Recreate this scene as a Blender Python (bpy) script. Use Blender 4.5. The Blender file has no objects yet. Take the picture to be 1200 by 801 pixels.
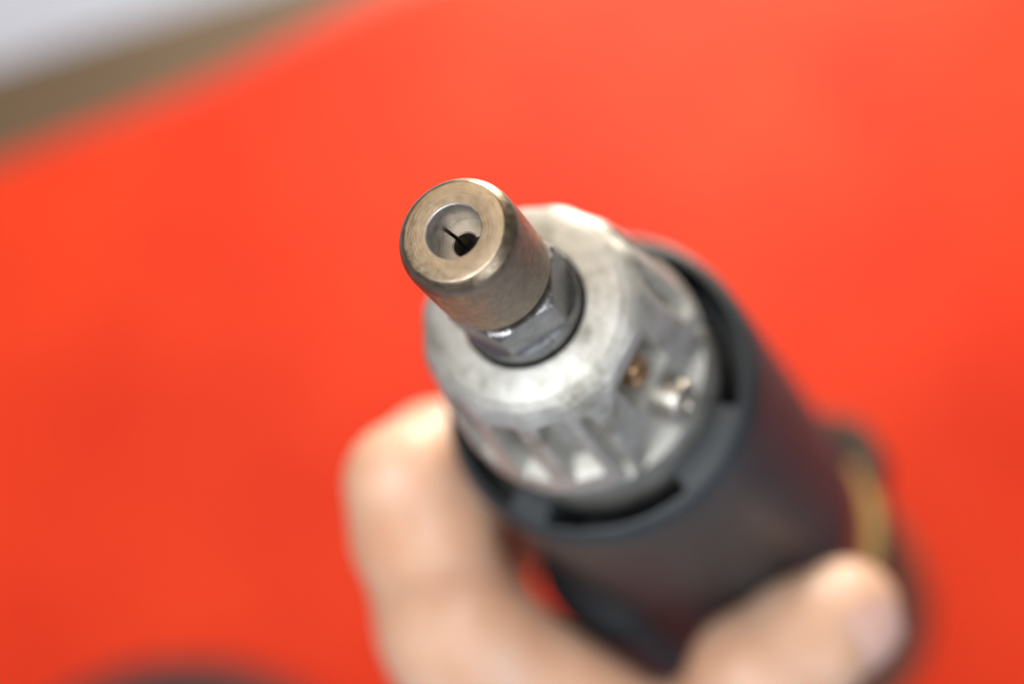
import bpy, bmesh, math, random
import numpy as np
from mathutils import Vector, Matrix, noise

random.seed(3)
scene = bpy.context.scene
scene.unit_settings.scale_length = 0.01          # one unit is one centimetre
C = scene.collection

# ------------------------------------------------------------------ camera
IMG_W, IMG_H = 1200.0, 801.0
PITCH = math.radians(60)                          # looking down at the table
CAM_Z = 34.0
LENS = 68.85
F_PX = LENS / 36.0 * IMG_W
cam_data = bpy.data.cameras.new('camera')
cam_data.lens = LENS
cam_data.sensor_width = 36
cam_data.clip_start = 0.5
cam_data.clip_end = 2000
cam_data.dof.use_dof = True
cam_data.dof.focus_distance = 17.25
cam_data.dof.aperture_fstop = 1e-3 * LENS / 0.98  # iris 0.98 cm across
cam_data.dof.aperture_blades = 0
cam = bpy.data.objects.new('camera', cam_data)
C.objects.link(cam)
cam.location = (0, 0, CAM_Z)
cam.rotation_euler = (math.pi / 2 - PITCH, 0, 0)
scene.camera = cam

R_AX = Vector((1, 0, 0))
U_AX = Vector((0, math.sin(PITCH), math.cos(PITCH)))
B_AX = Vector((0, -math.cos(PITCH), math.sin(PITCH)))   # backwards, out of the lens
def W(v):
    return Vector((0, 0, CAM_Z)) + R_AX * v[0] + U_AX * v[1] + B_AX * v[2]
def ray(px, py, dz):
    """a point seen at photo pixel px,py at depth dz, in lens axes"""
    return Vector(((px - 600) / F_PX * dz, (400.5 - py) / F_PX * dz, -dz))
def on_plane(px, py, z):
    o = Vector((0, 0, CAM_Z)); d = W(ray(px, py, 1)) - o
    return o + d * ((z - CAM_Z) / d.z)

# ------------------------------------------------------------------ light
world = bpy.data.worlds.new('World')
scene.world = world
world.use_nodes = True
bg = world.node_tree.nodes['Background']
bg.inputs[0].default_value = (1.0, 0.93, 0.86, 1)
bg.inputs[1].default_value = 0.12

def area(name, loc, target, size, power, color, size_y=None):
    l = bpy.data.lights.new(name, 'AREA')
    l.shape = 'RECTANGLE'
    l.size = size; l.size_y = size_y or size
    l.energy = power; l.color = color
    o = bpy.data.objects.new(name, l); C.objects.link(o)
    o.location = loc
    o.rotation_euler = (Vector(target) - Vector(loc)).to_track_quat('-Z', 'Y').to_euler()
    o['kind'] = 'helper'
    return o
area('ceiling_lamp', (-28, 62, 92), (1, 14, 15), 75, 42000, (1.0, 0.83, 0.64))
area('cloth_fill', (7, 50, 19), (2.5, 27, 0), 13, 26000, (1.0, 0.90, 0.76))  # unseen light, added to brighten the far middle of the cloth
area('overhead_fill', (-20, -12, 66), (2, 11, 14), 34, 30000, (0.95, 0.97, 1.0))  # added fill, set close to lift hand and nose above the cloth
area('window_light', (52, -86, 74), (3, 12, 12), 45, 58000, (0.86, 0.92, 1.0), 50)

vs = scene.view_settings
vs.view_transform = 'Standard'; vs.look = 'None'
vs.exposure = 0.0; vs.gamma = 1.0; vs.use_curve_mapping = False
scene.cycles.use_denoising = True
scene.cycles.max_bounces = 8
scene.cycles.sample_clamp_indirect = 6

# ------------------------------------------------------------------ materials
def mat(name, col, rough=0.5, metal=0.0, spec=0.5):
    m = bpy.data.materials.new(name); m.use_nodes = True
    b = m.node_tree.nodes['Principled BSDF']
    b.inputs['Base Color'].default_value = (*col, 1)
    b.inputs['Roughness'].default_value = rough
    b.inputs['Metallic'].default_value = metal
    b.inputs['Specular IOR Level'].default_value = spec
    return m
def nd(m, t): return m.node_tree.nodes.new(t)
def lk(m, a, b): m.node_tree.links.new(a, b)
def bsdf(m): return m.node_tree.nodes['Principled BSDF']
def tex_coord(m, scale=(1, 1, 1)):
    tc = nd(m, 'ShaderNodeTexCoord'); mp = nd(m, 'ShaderNodeMapping')
    mp.inputs['Scale'].default_value = scale
    lk(m, tc.outputs['Object'], mp.inputs['Vector'])
    return mp.outputs['Vector']
def noise_tex(m, vec, scale, detail=4, rough=0.55):
    n = nd(m, 'ShaderNodeTexNoise')
    n.inputs['Scale'].default_value = scale
    n.inputs['Detail'].default_value = detail
    n.inputs['Roughness'].default_value = rough
    lk(m, vec, n.inputs['Vector'])
    return n.outputs['Fac']
def ramp(m, fac, stops):
    r = nd(m, 'ShaderNodeValToRGB')
    e = r.color_ramp.elements
    while len(e) < len(stops): e.new(0.5)
    for el, (p, c) in zip(e, stops):
        el.position = p; el.color = (*c, 1)
    lk(m, fac, r.inputs['Fac'])
    return r.outputs['Color']
def bump(m, h, strength, dist, prev=None):
    b = nd(m, 'ShaderNodeBump')
    b.inputs['Strength'].default_value = strength
    b.inputs['Distance'].default_value = dist
    lk(m, h, b.inputs['Height'])
    if prev is not None: lk(m, prev, b.inputs['Normal'])
    return b.outputs['Normal']
def math_node(m, op, a, b=None):
    n = nd(m, 'ShaderNodeMath'); n.operation = op
    for k, v in enumerate((a, b)):
        if v is None: continue
        if isinstance(v, (int, float)): n.inputs[k].default_value = v
        else: lk(m, v, n.inputs[k])
    return n.outputs[0]

def steel(name, c0, c1, rough, turned=0.0):
    """worn turned steel: fine tool rings about the axis, small pits and stains"""
    m = mat(name, c0, rough, 1.0)
    v = tex_coord(m)
    n1 = noise_tex(m, v, 9, 6, 0.65)
    lk(m, ramp(m, n1, [(0.3, c0), (0.7, c1)]), bsdf(m).inputs['Base Color'])
    sep = nd(m, 'ShaderNodeSeparateXYZ'); lk(m, v, sep.inputs[0])
    rr = math_node(m, 'SQRT', math_node(m, 'ADD', math_node(m, 'MULTIPLY', sep.outputs[0], sep.outputs[0]),
                                        math_node(m, 'MULTIPLY', sep.outputs[1], sep.outputs[1])))
    cmb = nd(m, 'ShaderNodeCombineXYZ')
    lk(m, math_node(m, 'MULTIPLY', rr, 55), cmb.inputs[0])
    lk(m, math_node(m, 'MULTIPLY', sep.outputs[2], 55), cmb.inputs[1])
    ang = math_node(m, 'ARCTAN2', sep.outputs[1], sep.outputs[0])
    lk(m, math_node(m, 'MULTIPLY', ang, 1.4), cmb.inputs[2])
    rings = noise_tex(m, cmb.outputs[0], 1.0, 3, 0.6)
    fine = noise_tex(m, v, 110, 2, 0.6)
    nrm = bump(m, rings, 0.25 + turned, 0.005)
    nrm = bump(m, fine, 0.22, 0.0035, nrm)
    lk(m, nrm, bsdf(m).inputs['Normal'])
    rg = nd(m, 'ShaderNodeMapRange')
    rg.inputs['From Min'].default_value = 0.3; rg.inputs['From Max'].default_value = 0.7
    rg.inputs['To Min'].default_value = rough - 0.08; rg.inputs['To Max'].default_value = rough + 0.14
    lk(m, noise_tex(m, v, 14, 5), rg.inputs['Value'])
    lk(m, rg.outputs[0], bsdf(m).inputs['Roughness'])
    return m

M_NUT = steel('nut_steel', (0.30, 0.240, 0.170), (0.44, 0.355, 0.260), 0.36, 0.25)
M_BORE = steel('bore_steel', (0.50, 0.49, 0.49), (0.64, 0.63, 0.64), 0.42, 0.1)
M_HEX = steel('spindle_steel', (0.28, 0.28, 0.285), (0.38, 0.38, 0.385), 0.30, 0.1)
M_COLLET = steel('collet_steel', (0.36, 0.30, 0.23), (0.46, 0.39, 0.30), 0.42, 0.1)
M_BRASS = steel('screw_brass', (0.55, 0.33, 0.17), (0.72, 0.48, 0.28), 0.34)
M_SCREW = steel('screw_steel', (0.55, 0.51, 0.44), (0.68, 0.65, 0.59), 0.36)

M_DARKSTEEL = mat('shaft_black', (0.02, 0.02, 0.02), 0.5, 0.6)

M_CAST = mat('cast_aluminium', (0.78, 0.76, 0.72), 0.50, 0.62)
v = tex_coord(M_CAST)
n = noise_tex(M_CAST, v, 2.6, 7, 0.66)
lk(M_CAST, ramp(M_CAST, n, [(0.30, (0.27, 0.25, 0.205)), (0.47, (0.53, 0.52, 0.475)), (0.7, (0.72, 0.71, 0.68))]),
   bsdf(M_CAST).inputs['Base Color'])
nb = bump(M_CAST, noise_tex(M_CAST, v, 22, 5, 0.65), 0.30, 0.015)
nb = bump(M_CAST, noise_tex(M_CAST, v, 3, 3, 0.5), 0.22, 0.04, nb)
lk(M_CAST, nb, bsdf(M_CAST).inputs['Normal'])

M_SLEEVE = mat('charcoal_plastic', (0.030, 0.031, 0.034), 0.48, 0.0, 0.5)
v = tex_coord(M_SLEEVE)
lk(M_SLEEVE, ramp(M_SLEEVE, noise_tex(M_SLEEVE, v, 1.6, 5), [(0.3, (0.024, 0.029, 0.033)), (0.7, (0.042, 0.048, 0.053))]),
   bsdf(M_SLEEVE).inputs['Base Color'])
lk(M_SLEEVE, bump(M_SLEEVE, noise_tex(M_SLEEVE, v, 40, 3), 0.3, 0.01), bsdf(M_SLEEVE).inputs['Normal'])

M_RED = mat('red_plastic', (0.30, 0.012, 0.014), 0.38)
v = tex_coord(M_RED)
lk(M_RED, ramp(M_RED, noise_tex(M_RED, v, 2.0, 4), [(0.3, (0.24, 0.010, 0.012)), (0.7, (0.36, 0.016, 0.016))]),
   bsdf(M_RED).inputs['Base Color'])
M_TAIL = mat('tail_brown', (0.10, 0.04, 0.025), 0.5)
v = tex_coord(M_TAIL)
lk(M_TAIL, ramp(M_TAIL, noise_tex(M_TAIL, v, 2.0, 4), [(0.3, (0.19, 0.075, 0.042)), (0.7, (0.26, 0.11, 0.065))]),
   bsdf(M_TAIL).inputs['Base Color'])
M_GOLD = mat('gold_trim', (0.55, 0.34, 0.11), 0.42, 0.55)
v = tex_coord(M_GOLD)
lk(M_GOLD, ramp(M_GOLD, noise_tex(M_GOLD, v, 2.0, 5), [(0.3, (0.62, 0.40, 0.13)), (0.7, (0.78, 0.53, 0.20))]),
   bsdf(M_GOLD).inputs['Base Color'])
M_OLIVE = mat('flange_dark', (0.055, 0.045, 0.032), 0.45)
v = tex_coord(M_OLIVE)
lk(M_OLIVE, ramp(M_OLIVE, noise_tex(M_OLIVE, v, 2.0, 5), [(0.3, (0.045, 0.037, 0.026)), (0.7, (0.075, 0.06, 0.042))]),
   bsdf(M_OLIVE).inputs['Base Color'])

M_CLOTH = mat('red_fabric', (0.86, 0.070, 0.026), 0.62, 0.0, 0.14)
v = tex_coord(M_CLOTH)
lk(M_CLOTH, ramp(M_CLOTH, noise_tex(M_CLOTH, v, 0.22, 5, 0.6), [(0.34, (0.49, 0.0215, 0.0042)), (0.66, (0.59, 0.0355, 0.0074))]),
   bsdf(M_CLOTH).inputs['Base Color'])
wv = nd(M_CLOTH, 'ShaderNodeTexWave'); wv.inputs['Scale'].default_value = 6; lk(M_CLOTH, v, wv.inputs['Vector'])
nb = bump(M_CLOTH, wv.outputs['Fac'], 0.25, 0.01)
nb = bump(M_CLOTH, noise_tex(M_CLOTH, v, 12, 3), 0.3, 0.02, nb)
lk(M_CLOTH, nb, bsdf(M_CLOTH).inputs['Normal'])

M_WOOD = mat('brown_wood', (0.20, 0.12, 0.06), 0.55)
v = tex_coord(M_WOOD, (0.06, 0.9, 0.9))
lk(M_WOOD, ramp(M_WOOD, noise_tex(M_WOOD, v, 1.3, 6, 0.6), [(0.32, (0.034, 0.018, 0.006)), (0.5, (0.075, 0.045, 0.020)), (0.68, (0.125, 0.085, 0.048))]),
   bsdf(M_WOOD).inputs['Base Color'])
lk(M_WOOD, bump(M_WOOD, noise_tex(M_WOOD, v, 5, 5), 0.3, 0.05), bsdf(M_WOOD).inputs['Normal'])

M_WHITE = mat('white_laminate', (0.78, 0.76, 0.77), 0.5)
v = tex_coord(M_WHITE)
lk(M_WHITE, ramp(M_WHITE, noise_tex(M_WHITE, v, 0.08, 5), [(0.3, (0.28, 0.31, 0.39)), (0.7, (0.315, 0.345, 0.43))]),
   bsdf(M_WHITE).inputs['Base Color'])

M_BLACK = mat('black_lid_plastic', (0.030, 0.006, 0.008), 0.7)
v = tex_coord(M_BLACK)
lk(M_BLACK, bump(M_BLACK, noise_tex(M_BLACK, v, 8, 4), 0.3, 0.02), bsdf(M_BLACK).inputs['Normal'])

M_SKIN = mat('skin', (0.66, 0.42, 0.30), 0.40, 0.0, 0.45)
v = tex_coord(M_SKIN)
skin_n = noise_tex(M_SKIN, v, 0.75, 6, 0.6)
lk(M_SKIN, ramp(M_SKIN, skin_n, [(0.3, (0.72, 0.38, 0.24)), (0.45, (0.80, 0.485, 0.32)), (0.58, (0.84, 0.55, 0.40)), (0.72, (0.87, 0.61, 0.49))]),
   bsdf(M_SKIN).inputs['Base Color'])
bsdf(M_SKIN).inputs['Subsurface Weight'].default_value = 0.55
bsdf(M_SKIN).inputs['Subsurface Radius'].default_value = (0.30, 0.11, 0.06)
bsdf(M_SKIN).inputs['Subsurface Scale'].default_value = 1.0
vor = nd(M_SKIN, 'ShaderNodeTexVoronoi'); vor.inputs['Scale'].default_value = 12
lk(M_SKIN, v, vor.inputs['Vector'])
nb = bump(M_SKIN, vor.outputs['Distance'], 0.25, 0.02)
nb = bump(M_SKIN, noise_tex(M_SKIN, v, 3.5, 5), 0.25, 0.05, nb)
lk(M_SKIN, nb, bsdf(M_SKIN).inputs['Normal'])
M_NAIL = mat('nail', (0.70, 0.43, 0.37), 0.28, 0.0, 0.5)
v = tex_coord(M_NAIL)
lk(M_NAIL, ramp(M_NAIL, noise_tex(M_NAIL, v, 2, 3), [(0.3, (0.74, 0.44, 0.36)), (0.7, (0.79, 0.51, 0.43))]),
   bsdf(M_NAIL).inputs['Base Color'])

# ------------------------------------------------------------------ mesh helpers
def link_mesh(name, verts, faces, material, parent=None, smooth=True, sharp=32, recalc=True):
    me = bpy.data.meshes.new(name)
    me.from_pydata([tuple(p) for p in verts], [], [tuple(f) for f in faces])
    me.update()
    if recalc:
        bm = bmesh.new(); bm.from_mesh(me)
        bmesh.ops.recalc_face_normals(bm, faces=bm.faces)
        bm.to_mesh(me); bm.free()
    if smooth:
        me.shade_smooth()
        me.set_sharp_from_angle(angle=math.radians(sharp))
    me.materials.append(material)
    o = bpy.data.objects.new(name, me); C.objects.link(o)
    if parent is not None: o.parent = parent
    return o

def rings_to_mesh(rings, cap_start=False, cap_end=False):
    """rings: array (n, m, 3), closed round the second axis"""
    rings = np.asarray(rings, dtype=float)
    n, m, _ = rings.shape
    verts = rings.reshape(-1, 3)
    i = np.arange(n - 1)[:, None]; j = np.arange(m)[None, :]; k = (j + 1) % m
    f = np.stack([i * m + j, i * m + k, (i + 1) * m + k, (i + 1) * m + j], -1).reshape(-1, 4).tolist()
    if cap_start: f.append(list(range(m))[::-1])
    if cap_end: f.append([(n - 1) * m + q for q in range(m)])
    return verts, f

def lathe(profile, m=96):
    """profile [(s, r)]: s runs backwards from the nose, so local z = -s"""
    ph = np.linspace(0, 2 * np.pi, m, endpoint=False)
    return np.array([[(r * np.cos(a), r * np.sin(a), -s) for a in ph] for s, r in profile])

def resample(profile, step):
    out = []
    for (s0, r0), (s1, r1) in zip(profile[:-1], profile[1:]):
        k = max(1, int(math.ceil(math.hypot(s1 - s0, r1 - r0) / step)))
        for q in range(k):
            t = q / k
            out.append((s0 + (s1 - s0) * t, r0 + (r1 - r0) * t))
    out.append(profile[-1])
    return np.array(out)

def sstep(x, a, b):
    t = np.clip((x - a) / (b - a), 0, 1)
    return t * t * (3 - 2 * t)

def thing(name, label, cat, matrix):
    o = bpy.data.objects.new(name, None); C.objects.link(o)
    o.empty_display_size = 0.5
    o.matrix_world = matrix
    o['label'] = label; o['category'] = cat
    return o

# ------------------------------------------------------------------ the setting
Z_BOARD, Z_TABLE = -0.12, -1.7
bm = bmesh.new()
bmesh.ops.create_grid(bm, x_segments=40, y_segments=40, size=180)
me = bpy.data.meshes.new('table_top'); bm.to_mesh(me); bm.free()
me.materials.append(M_WHITE)
o = bpy.data.objects.new('table_top', me); C.objects.link(o)
o.location = (0, 60, Z_TABLE)
o['kind'] = 'structure'

def slab_from_edge(name, p0, p1, along, deep, z, thick, material, res=(2, 2), wave=0.0):
    """a rectangular sheet whose far-left edge runs through p0 and p1"""
    p0 = Vector((p0.x, p0.y, 0)); p1 = Vector((p1.x, p1.y, 0))
    t = (p1 - p0).normalized()
    nrm = Vector((t.y, -t.x, 0))
    if nrm.y > 0: nrm = -nrm
    org = (p0 + p1) / 2
    nx, ny = res
    X = np.linspace(-along, along, nx); Y = np.linspace(0, deep, ny)
    top = []
    for y in Y:
        for x in X:
            w_ = 0.0
            if wave:
                w_ = wave * (noise.noise(Vector((x * 0.09, y * 0.05, 3.1))) + 0.5 * noise.noise(Vector((x * 0.2, y * 0.25, 7.7))))
                w_ = max(w_, -thick * 0.4)
            yy = y + (0.35 * noise.noise(Vector((x * 0.22, 1.7, 0.3))) if wave and y == 0 else 0.0)
            top.append((x, yy, w_))
    V = top + [(x, y, -thick) for x, y, _ in top]
    N = nx * ny; Fs = []
    for b in range(ny - 1):
        for a in range(nx - 1):
            q = b * nx + a
            Fs.append((q, q + 1, q + nx + 1, q + nx)); Fs.append((N + q, N + q + nx, N + q + nx + 1, N + q + 1))
    for a in range(nx - 1):
        Fs.append((a, N + a, N + a + 1, a + 1)); q = (ny - 1) * nx + a
        Fs.append((q, q + 1, N + q + 1, N + q))
    for b in range(ny - 1):
        q = b * nx; Fs.append((q, q + nx, N + q + nx, N + q)); q = b * nx + nx - 1
        Fs.append((q, N + q, N + q + nx, q + nx))
    ob = link_mesh(name, V, Fs, material, sharp=40)
    ob.matrix_world = Matrix.Translation(Vector((org.x, org.y, z))) @ Matrix(((t.x, nrm.x, 0), (t.y, nrm.y, 0), (0, 0, 1))).to_4x4()
    return ob

def cloth_size():
    p0, p1 = on_plane(0, 195, 0), on_plane(450, 0, 0)
    t = (p1 - p0).normalized(); n_ = Vector((t.y, -t.x, 0))
    if n_.y > 0: n_ = -n_
    cs = [on_plane(px, py, 0) - (p0 + p1) / 2 for px, py in ((0, 801), (1200, 801), (1200, 0), (0, 186))]
    return max(abs(c.dot(t)) for c in cs) + 1.6, max(c.dot(n_) for c in cs) + 1.6
board = slab_from_edge('wooden_board', on_plane(0, 76, Z_BOARD), on_plane(280, -10, Z_BOARD), 26, 25, Z_BOARD, 1.55, M_WOOD)
board['label'] = 'brown wooden board edge showing between the red cloth and the white table'
board['category'] = 'board'
cloth = slab_from_edge('red_cloth', on_plane(0, 195, 0), on_plane(450, 0, 0), *cloth_size(), 0.0, 0.10, M_CLOTH, (140, 160), 0.09)
cloth['label'] = 'bright orange red cloth spread flat under the tool and the hand'
cloth['category'] = 'cloth'

# dark round lid cut by the lower edge of the picture
lid_c = on_plane(205, 1048, 0)
lid = thing('round_lid', 'dark round lid lying on the red cloth at its lower corner', 'lid', Matrix.Translation((lid_c.x, lid_c.y, 0.06)))
vv, ff = rings_to_mesh(lathe([(0, 3.95), (-0.9, 3.92), (-1.0, 3.8)], 96), True, False)
link_mesh('rim', vv, ff, M_BLACK, lid)
vv, ff = rings_to_mesh(lathe([(-0.97, 3.79), (-1.0, 3.6), (-1.0, 1.2), (-1.02, 0.6), (-1.03, 0.05)], 96), False, True)
link_mesh('lid_top', vv, ff, M_BLACK, lid)

# ------------------------------------------------------------------ the rotary tool
AX = 0.325
D_AX = Vector((AX, -AX, -math.sqrt(1 - 2 * AX * AX)))             # backwards along the tool, lens axes
E2 = Vector((1, 1, 0)).normalized()
E1 = E2.cross(-D_AX).normalized()                                 # towards the lens, lower right in the photo
P0 = ray(531, 271, 17.0)
rot_cam = Matrix((R_AX, U_AX, B_AX)).transposed()
rot_tool = rot_cam @ Matrix((E1, E2, -D_AX)).transposed()
TOOL_M = Matrix.Translation(W(P0)) @ rot_tool.to_4x4()
def tool_cam(s, r, deg):
    """a point given by tool coordinates, in lens axes"""
    a = math.radians(deg)
    return P0 + D_AX * s + E1 * (r * math.cos(a)) + E2 * (r * math.sin(a))

tool = thing('rotary_tool', 'handheld rotary tool with steel collet nut, cast aluminium nose and charcoal body', 'power tool', TOOL_M)

# --- collet nut
PH = 288
ph = np.linspace(0, 2 * np.pi, PH, endpoint=False)
prof = [(0.42, 0.250), (0.30, 0.250), (0.018, 0.252), (0.008, 0.256), (0.001, 0.266), (0, 0.275), (0, 0.36), (0, 0.455), (0.003, 0.468), (0.010, 0.479), (0.022, 0.492),
        (0.045, 0.512), (0.070, 0.530), (0.092, 0.542), (0.115, 0.550), (0.15, 0.556), (0.20, 0.559), (0.6, 0.560), (0.98, 0.560), (1.01, 0.556), (1.028, 0.545), (1.035, 0.530),
        (1.04, 0.48), (1.05, 0.455), (1.40, 0.455)]
vv, ff = rings_to_mesh(lathe(prof, PH))
nut = link_mesh('collet_nut', vv, ff, M_NUT, tool, sharp=25)
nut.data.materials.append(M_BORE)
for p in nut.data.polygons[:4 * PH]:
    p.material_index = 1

# --- spindle end with six spanner flats milled into a round bar
rings = []
FLAT = math.radians(-12)
for s in np.concatenate([[1.20, 1.205, 1.215, 1.23], np.linspace(1.25, 1.62, 10), np.linspace(1.64, 1.80, 14), [1.9, 2.3, 2.9]]):
    cone = 0.46 + min(0.12, (s - 1.20) * 12) if s < 1.207 else 0.535 + (s - 1.205) * 1.3
    fl = 0.512 + 0.08 * float(sstep(s, 1.62, 1.78))
    loc = (ph - FLAT + math.pi / 6) % (math.pi / 3) - math.pi / 6
    r = np.minimum(np.minimum(fl / np.cos(loc), 0.590), cone)
    rings.append(np.stack([r * np.cos(ph), r * np.sin(ph), np.full(PH, -s)], -1))
vv, ff = rings_to_mesh(rings)
link_mesh('spindle', vv, ff, M_HEX, tool, sharp=25)

# --- collet: a ring split by three saw cuts, seen down the bore of the nut
def collet():
    V, Fc = [], []
    gap = 0.017
    for k in range(3):
        a0 = math.radians(50 + 120 * k + COLLET_TURN); a1 = a0 + math.radians(120)
        cols = []
        n_ = 16
        for i in range(n_ + 1):
            t = i / n_
            prof_c = []
            for s_, r_ in ((0.75, 0.256), (0.32, 0.256), (0.315, 0.253), (0.31, 0.125), (0.32, 0.112), (0.75, 0.110)):
                d = math.asin(min(0.9, gap / r_))
                a = (a0 + d) + (a1 - a0 - 2 * d) * t
                prof_c.append((r_ * math.cos(a), r_ * math.sin(a), -s_))
            cols.append(prof_c)
        b = len(V)
        for c in cols: V.extend(c)
        m_ = 6
        for i in range(n_):
            for j in range(m_):
                j2 = (j + 1) % m_
                Fc.append((b + i * m_ + j, b + (i + 1) * m_ + j, b + (i + 1) * m_ + j2, b + i * m_ + j2))
        Fc.append(tuple(b + j for j in range(m_))); Fc.append(tuple(b + n_ * m_ + j for j in range(m_))[::-1])
    return V, Fc
COLLET_TURN = 17
vv, ff = collet()
link_mesh('collet', vv, ff, M_COLLET, nut, sharp=30)
vv, ff = rings_to_mesh(lathe([(0.76, 0.26), (0.77, 0.11), (1.6, 0.11), (1.6, 0.01)], 48), False, True)
link_mesh('shank_hole', vv, ff, M_DARKSTEEL, nut)

# --- cast aluminium nose with cooling slots, a flat with a pocket, and two screws
PHI_B = math.radians(20)                                          # where the flat faces
prof = [(2.7, 0.615), (1.99, 0.615), (1.93, 0.618), (1.905, 0.628), (1.90, 0.645), (1.908, 0.70), (1.935, 0.82), (1.970, 0.94), (2.02, 1.03), (2.08, 1.09), (2.17, 1.140), (2.29, 1.175),
        (2.43, 1.195), (2.65, 1.235), (3.1, 1.295), (3.55, 1.345), (3.64, 1.355), (3.71, 1.36), (3.77, 1.355), (3.80, 1.34), (3.84, 1.30), (5.4, 1.28)]
pr = resample(prof, 0.02)
M_ = 960
pm = np.linspace(-np.pi, np.pi, M_, endpoint=False)
S, PHI = np.meshgrid(pr[:, 0], pm, indexing='ij')
Rr = np.repeat(pr[:, 1][:, None], M_, 1)
outer = (np.arange(len(pr)) >= np.argmin(np.abs(pr[:, 1] - 0.9) + (pr[:, 0] > 2.5) * 9))[:, None]
NS = 15
pitch = 2 * np.pi / NS
dphi = (PHI - math.radians(-33) + pitch / 2) % pitch - pitch / 2
arc = np.abs(dphi) * 1.3
in_flat = np.abs((PHI - PHI_B + np.pi) % (2 * np.pi) - np.pi) < math.radians(38)
Rr = Rr + 0.010 * np.cos(NS * (PHI - math.radians(-33) - math.pi / NS)) * sstep(S, 1.97, 2.1) * (1 - sstep(S, 3.6, 3.7)) * outer
slot = (1 - sstep(arc, 0.140, 0.160)) * sstep(S, 2.18, 2.26) * (1 - sstep(S, 3.36, 3.41)) * outer * (~in_flat)
Rr = Rr - 0.24 * slot
# the flat
dl = (PHI - PHI_B + np.pi) % (2 * np.pi) - np.pi
hflat = 1.09
cut = hflat / np.cos(np.clip(dl, -1.2, 1.2))
side = np.abs(dl) < math.radians(36)
ok = side & outer & (S > 2.0) & (S < 3.83)
wl = cut * np.sin(np.clip(dl, -1.2, 1.2))
flat_r = np.minimum(Rr, cut)
Rr = np.where(ok, flat_r, Rr)
# grooves each side of the flat
for gsign in (-1, 1):
    g = np.exp(-((dl - gsign * math.radians(37.5)) / math.radians(2.4)) ** 2) * sstep(S, 2.2, 2.5) * (1 - sstep(S, 3.62, 3.72)) * outer
    Rr = Rr - 0.17 * g
# the pocket
pk = (1 - sstep(np.abs(wl - 0.0), 0.30, 0.325)) * (1 - sstep(np.abs(S - 2.68), 0.38, 0.40)) * ok
Rr = Rr - 0.43 * pk
verts = np.stack([Rr * np.cos(PHI), Rr * np.sin(PHI), -S], -1)
vv, ff = rings_to_mesh(verts)
nose_cap = link_mesh('nose_cap', vv, ff, M_CAST, tool, sharp=35)

def peg(name, s, rad_base, deg, off, profile, material, parent, slot_cut=False):
    """a turned peg standing on the tool's flank; profile [(height, radius)]"""
    a = math.radians(deg)
    zax = Vector((math.cos(a), math.sin(a), 0)); yax = Vector((0, 0, 1)); xax = yax.cross(zax)
    m4 = Matrix((xax, yax, zax)).transposed().to_4x4()
    m4.translation = zax * rad_base + xax * off + Vector((0, 0, -s))
    v_, f_ = rings_to_mesh(lathe([(-h, r) for h, r in profile], 40), False, True)
    v_ = [m4 @ Vector(p) for p in v_]
    return link_mesh(name, v_, f_, material, parent, sharp=30)
peg('set_screw', 2.76, 0.68, 20, 0.0, [(0, 0.165), (0.32, 0.165), (0.355, 0.15), (0.365, 0.12), (0.365, 0.08), (0.28, 0.075), (0.28, 0.01)], M_BRASS, nose_cap)
peg('screw', 3.44, 1.06, 20, 0.0, [(0, 0.27), (0.04, 0.27), (0.045, 0.235), (0.20, 0.235), (0.25, 0.225), (0.285, 0.19), (0.30, 0.14), (0.30, 0.11), (0.25, 0.10), (0.25, 0.01)], M_SCREW, nose_cap)

# --- charcoal sleeve with crescent air openings round the nose
prof = [(5.6, 1.305), (4.27, 1.305), (4.24, 1.32), (4.24, 1.42), (4.245, 1.55), (4.255, 1.58), (4.258, 1.592), (4.26, 1.602), (4.27, 1.645), (4.31, 1.69), (4.38, 1.722), (4.50, 1.740),
        (4.9, 1.752), (6.5, 1.775), (8.0, 1.80), (9.5, 1.825), (9.75, 1.82), (9.82, 1.80), (9.85, 1.76), (9.85, 1.6)]
pr = resample(prof, 0.05)
M_ = 720
pm = np.linspace(-np.pi, np.pi, M_, endpoint=False)
S, PHI = np.meshgrid(pr[:, 0], pm, indexing='ij')
Rr = np.repeat(pr[:, 1][:, None], M_, 1)
DEG = np.degrees(PHI)
op = np.zeros_like(S)
for a0, a1 in ((-62, -4), (32, 106), (120, 176), (-150, -78)):
    op = np.maximum(op, sstep(DEG, a0, a0 + 3.0) * (1 - sstep(DEG, a1 - 3.0, a1)))
face = (S < 4.6) & (Rr < 1.598)
S2 = np.where(face, S + op * 1.0, S)
Rr = np.where(op > 0.5, np.where(face, np.minimum(Rr, 1.592), Rr), Rr)
verts = np.stack([Rr * np.cos(PHI), Rr * np.sin(PHI), -S2], -1)
vv, ff = rings_to_mesh(verts)
link_mesh('housing_sleeve', vv, ff, M_SLEEVE, tool, sharp=35)

# --- red band, flange with gold trim, tail body
vv, ff = rings_to_mesh(lathe([(9.7, 1.60), (9.80, 1.70), (9.87, 1.76), (10.4, 1.79), (11.0, 1.80), (11.05, 1.6)], 128))
link_mesh('red_band', vv, ff, M_RED, tool)
vv, ff = rings_to_mesh(lathe([(11.02, 1.6), (11.00, 1.97), (11.02, 2.01), (11.09, 2.05), (11.2, 2.06), (11.7, 2.06), (11.8, 2.02), (11.85, 1.8)], 128))
flange = link_mesh('flange', vv, ff, M_OLIVE, tool)
V, Fc = [], []
strip = [(11.01, 1.70), (10.90, 1.73), (10.87, 1.77), (10.87, 1.92), (10.90, 1.97), (11.01, 1.99)]
for i in range(41):
    a_ = math.radians(-48 + 122 * i / 40)
    V += [(r_ * math.cos(a_), r_ * math.sin(a_), -s_) for s_, r_ in strip]
for i in range(40):
    for j in range(6):
        Fc.append((i * 6 + j, i * 6 + (j + 1) % 6, i * 6 + 6 + (j + 1) % 6, i * 6 + 6 + j))
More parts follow.
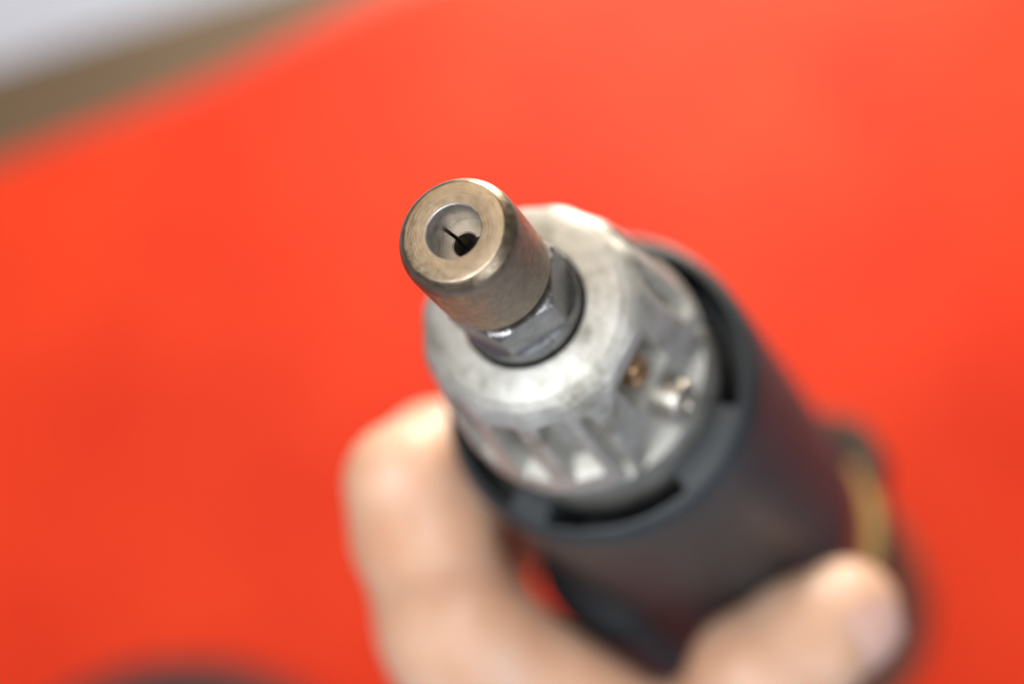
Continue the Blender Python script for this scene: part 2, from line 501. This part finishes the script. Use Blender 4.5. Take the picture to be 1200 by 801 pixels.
Fc += [tuple(range(6)), tuple(range(240, 246))]
link_mesh('trim_strip', V, Fc, M_GOLD, flange)
V, Fc = [], []
for i in range(13):
    a_ = math.radians(62 + 36 * i / 12)
    h_ = 2.03 + 0.26 * min(1.0, 3.0 * min(i, 12 - i) / 12)
    V += [(r_ * math.cos(a_), r_ * math.sin(a_), -s_) for s_, r_ in ((10.85, 1.9), (10.85, h_ - 0.05), (10.92, h_), (11.6, h_), (11.7, h_ - 0.05), (11.7, 1.9))]
for i in range(12):
    for j in range(6):
        Fc.append((i * 6 + j, i * 6 + (j + 1) % 6, i * 6 + 6 + (j + 1) % 6, i * 6 + 6 + j))
Fc += [tuple(range(6)), tuple(range(72, 78))]
link_mesh('lug', V, Fc, M_OLIVE, flange)
vv, ff = rings_to_mesh(lathe([(11.8, 1.7), (11.9, 1.85), (12.6, 1.95), (13.4, 2.0), (15.4, 2.02), (16.4, 1.95), (17.0, 1.7), (17.3, 1.2), (17.4, 0.05)], 128), False, True)
link_mesh('tail_body', vv, ff, M_TAIL, tool)

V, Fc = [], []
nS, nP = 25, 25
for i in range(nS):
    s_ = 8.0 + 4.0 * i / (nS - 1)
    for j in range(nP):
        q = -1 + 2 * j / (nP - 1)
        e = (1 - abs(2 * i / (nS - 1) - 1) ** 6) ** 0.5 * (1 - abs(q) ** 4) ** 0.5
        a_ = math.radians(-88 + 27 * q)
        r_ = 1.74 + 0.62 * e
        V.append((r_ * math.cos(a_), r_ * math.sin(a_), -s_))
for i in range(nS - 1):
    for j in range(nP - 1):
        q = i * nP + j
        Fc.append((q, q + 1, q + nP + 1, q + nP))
link_mesh('gap_bulge', V, Fc, M_SLEEVE, tool, sharp=60)  # invented charcoal bulge, added to darken the gap between body and hand

# ------------------------------------------------------------------ the hand (one continuous surface grown from tapered limbs)
def seg_sdf(P, a, b, ra, rb):
    a = np.array(a); b = np.array(b); ab = b - a
    t = np.clip(((P - a) @ ab) / (ab @ ab), 0, 1)
    return np.linalg.norm(P - a - t[..., None] * ab, axis=-1) - (ra + (rb - ra) * t)
def smin(a, b, k):
    h = np.clip(0.5 + 0.5 * (b - a) / k, 0, 1)
    return b + (a - b) * h - k * h * (1 - h)
def chain(P, pts, k=0.22):
    d = None
    for (a, ra), (b, rb) in zip(pts[:-1], pts[1:]):
        q = seg_sdf(P, a, b, ra, rb)
        d = q if d is None else smin(d, q, k)
    return d

I_MCP, I_PIP = ray(588, 905, 23.7), ray(476, 566, 22.1)
T_TIP, T_IP = ray(992, 718, 23.2), ray(884, 792, 22.9)
T_MCP, T_CMC = ray(790, 1000, 24.4), Vector((1.2, -9.4, -26.6))
M_MCP, R_MCP, L_MCP = ray(570, 935, 25.7), ray(585, 965, 27.6), ray(625, 985, 29.3)
M_PIP, R_PIP, L_PIP = ray(500, 585, 24.6), ray(522, 630, 26.7), ray(560, 655, 28.6)
WR = Vector((-0.2, -12.6, -28.0))
def mid(a, b, t=0.5, off=(0, 0, 0)): return a + (b - a) * t + Vector(off)
fingers = [
    [(I_MCP, 0.98), (mid(I_MCP, I_PIP, .5), 0.83), (mid(I_MCP, I_PIP, .85), 0.79), (I_PIP, 0.66), (ray(516, 548, 22.7), 0.74), (ray(595, 524, 24.9), 0.70), (ray(680, 480, 26.6), 0.60)],
    [(M_MCP, 0.98), (mid(M_MCP, M_PIP, .5), 0.82), (M_PIP, 0.80), (tool_cam(9.2, 2.55, -180), 0.70), (tool_cam(9.6, 2.46, -206), 0.60)],
    [(R_MCP, 0.95), (mid(R_MCP, R_PIP, .5), 0.80), (R_PIP, 0.78), (tool_cam(10.9, 2.55, -180), 0.68), (tool_cam(11.0, 2.55, -204), 0.58)],
    [(L_MCP, 0.88), (L_PIP, 0.66), (tool_cam(12.8, 2.95, -172), 0.60), (tool_cam(12.9, 2.85, -194), 0.52)],
    [(T_CMC, 1.15), (T_MCP, 0.90), (T_IP, 0.74), (mid(T_IP, T_TIP, .55), 0.72), (T_TIP, 0.64)],
]
palm_bones = [(I_MCP, 0.95, mid(I_MCP, WR, .8), 1.15), (M_MCP, 1.0, mid(M_MCP, WR, .85), 1.2), (R_MCP, 0.95, mid(R_MCP, WR, .85), 1.15),
              (L_MCP, 0.85, mid(L_MCP, WR, .85), 1.1), (T_CMC, 1.25, WR, 1.5), (mid(I_MCP, I_PIP, .56), 0.68, mid(T_MCP, T_IP, .42), 0.66),
              (WR, 1.75, WR + Vector((-0.6, -3.2, -1.0)), 1.8), (WR + Vector((-0.6, -3.2, -1.0)), 1.8, WR + Vector((-1.6, -9.0, -2.4)), 2.3),
              (M_MCP, 0.95, T_CMC, 1.1), (I_MCP, 0.8, T_MCP, 0.8)]
STEP = 0.085
lo = np.array([-4.6, -23.5, -34.0]); hi = np.array([6.6, 0.9, -19.6])
dim = np.ceil((hi - lo) / STEP).astype(int) + 1
fld = np.empty(dim, dtype=np.float32)
ys = lo[1] + STEP * np.arange(dim[1]); zs = lo[2] + STEP * np.arange(dim[2])
for i in range(0, dim[0], 12):
    xs = lo[0] + STEP * np.arange(i, min(i + 12, dim[0]))
    P = np.stack(np.meshgrid(xs, ys, zs, indexing='ij'), -1)
    pl = None
    for a, ra, b, rb in palm_bones:
        q = seg_sdf(P, a, b, ra, rb)
        pl = q if pl is None else smin(pl, q, 0.6)
    tot = None
    for f in fingers:
        q = smin(chain(P, f), pl, 0.45)
        tot = q if tot is None else np.minimum(tot, q)
    fld[i:i + 12] = tot

def surface_nets(f, lo, step):
    ins = f < 0
    c = np.zeros(np.array(f.shape) - 1, dtype=np.int8)
    offs = [(a, b, d) for a in (0, 1) for b in (0, 1) for d in (0, 1)]
    sl = lambda o, n: slice(o, n - 1 + o)
    for a, b, d in offs:
        c += ins[sl(a, f.shape[0]), sl(b, f.shape[1]), sl(d, f.shape[2])]
    cells = np.argwhere((c > 0) & (c < 8))
    idx = -np.ones(c.shape, dtype=np.int64)
    idx[tuple(cells.T)] = np.arange(len(cells))
    acc = np.zeros((len(cells), 3)); cnt = np.zeros(len(cells))
    for o in offs:
        for ax in range(3):
            if o[ax]: continue
            p = list(o); p[ax] = 1
            v0 = f[tuple((cells + o).T)].astype(float); v1 = f[tuple((cells + p).T)].astype(float)
            m = (v0 < 0) != (v1 < 0)
            t = np.where(m, v0 / np.where(v0 == v1, 1, v0 - v1), 0)
            pt = np.array(o, float)[None, :].repeat(len(cells), 0); pt[:, ax] = t
            acc[m] += pt[m]; cnt[m] += 1
    verts = lo + step * (cells + acc / cnt[:, None])
    quads = []
    for ax in range(3):
        u, w = (ax + 1) % 3, (ax + 2) % 3
        s0 = [slice(1, n - 1) for n in f.shape]; s1 = list(s0)
        s0[ax] = slice(0, f.shape[ax] - 1); s1[ax] = slice(1, f.shape[ax])
        a, b = ins[tuple(s0)], ins[tuple(s1)]
        e = np.argwhere(a != b)
        base = np.ones(3, int); base[ax] = 0
        sgn = a[tuple(e.T)]
        e = e + base
        du = np.zeros(3, int); du[u] = 1
        dw = np.zeros(3, int); dw[w] = 1
        q = np.stack([idx[tuple((e - du - dw).T)], idx[tuple((e - dw).T)], idx[tuple(e.T)], idx[tuple((e - du).T)]], -1)
        q = np.where(sgn[:, None], q, q[:, ::-1])
        quads.append(q)
    return verts, np.concatenate(quads)
hv, hq = surface_nets(fld, lo, STEP)
del fld
hand_loc = W(WR)
to_world = np.array(rot_cam)
hv_w = hv @ to_world.T + np.array((0, 0, CAM_Z)) - np.array(hand_loc)
hand = link_mesh('hand', hv_w, hq.tolist(), M_SKIN, sharp=180, recalc=False)
hand.location = hand_loc
sm = hand.modifiers.new('smooth', 'SMOOTH'); sm.factor = 0.5; sm.iterations = 3
hand['label'] = 'bare hand gripping the rotary tool from below with its thumb across the body'
hand['category'] = 'hand'

# thumb nail, a curved plate set into the thumb's outer side
ax_t = (T_TIP - T_IP).normalized()
out = (E1 * 0.75 - E2 * 0.15 + Vector((0, 0, 0.5))); out = (out - ax_t * out.dot(ax_t)).normalized()
sd = ax_t.cross(out)
V, Fc = [], []
nu, nv = 15, 13
for layer in (0.0, -0.05):
    for i in range(nu):
        u = i / (nu - 1)
        for j in range(nv):
            w_ = (j / (nv - 1)) * 2 - 1
            end = 0.10 * (1 - w_ * w_)
            L = 0.95 + (1.42 + end - 0.95 + 0.0) * 0
            a = w_ * math.radians(50) * (0.93 + 0.07 * math.sin(math.pi * u))
            l = (-0.66 - end * 0.9) + u * (0.98 + end * 1.5)
            rad = 0.712 - 0.62 * max(0, l + 0.05) ** 2 + layer
            p = T_TIP + ax_t * l + out * (rad * math.cos(a)) + sd * (rad * math.sin(a))
            V.append(W(p) - hand_loc)
N = nu * nv
for i in range(nu - 1):
    for j in range(nv - 1):
        q = i * nv + j
        Fc.append((q, q + 1, q + nv + 1, q + nv)); Fc.append((N + q, N + q + nv, N + q + nv + 1, N + q + 1))
for i in range(nu - 1):
    for q in (i * nv, i * nv + nv - 1): Fc.append((q, q + nv, N + q + nv, N + q))
for j in range(nv - 1):
    for q in (j, (nu - 1) * nv + j): Fc.append((q, q + 1, N + q + 1, N + q))
link_mesh('thumb_nail', V, Fc, M_NAIL, hand, sharp=50)
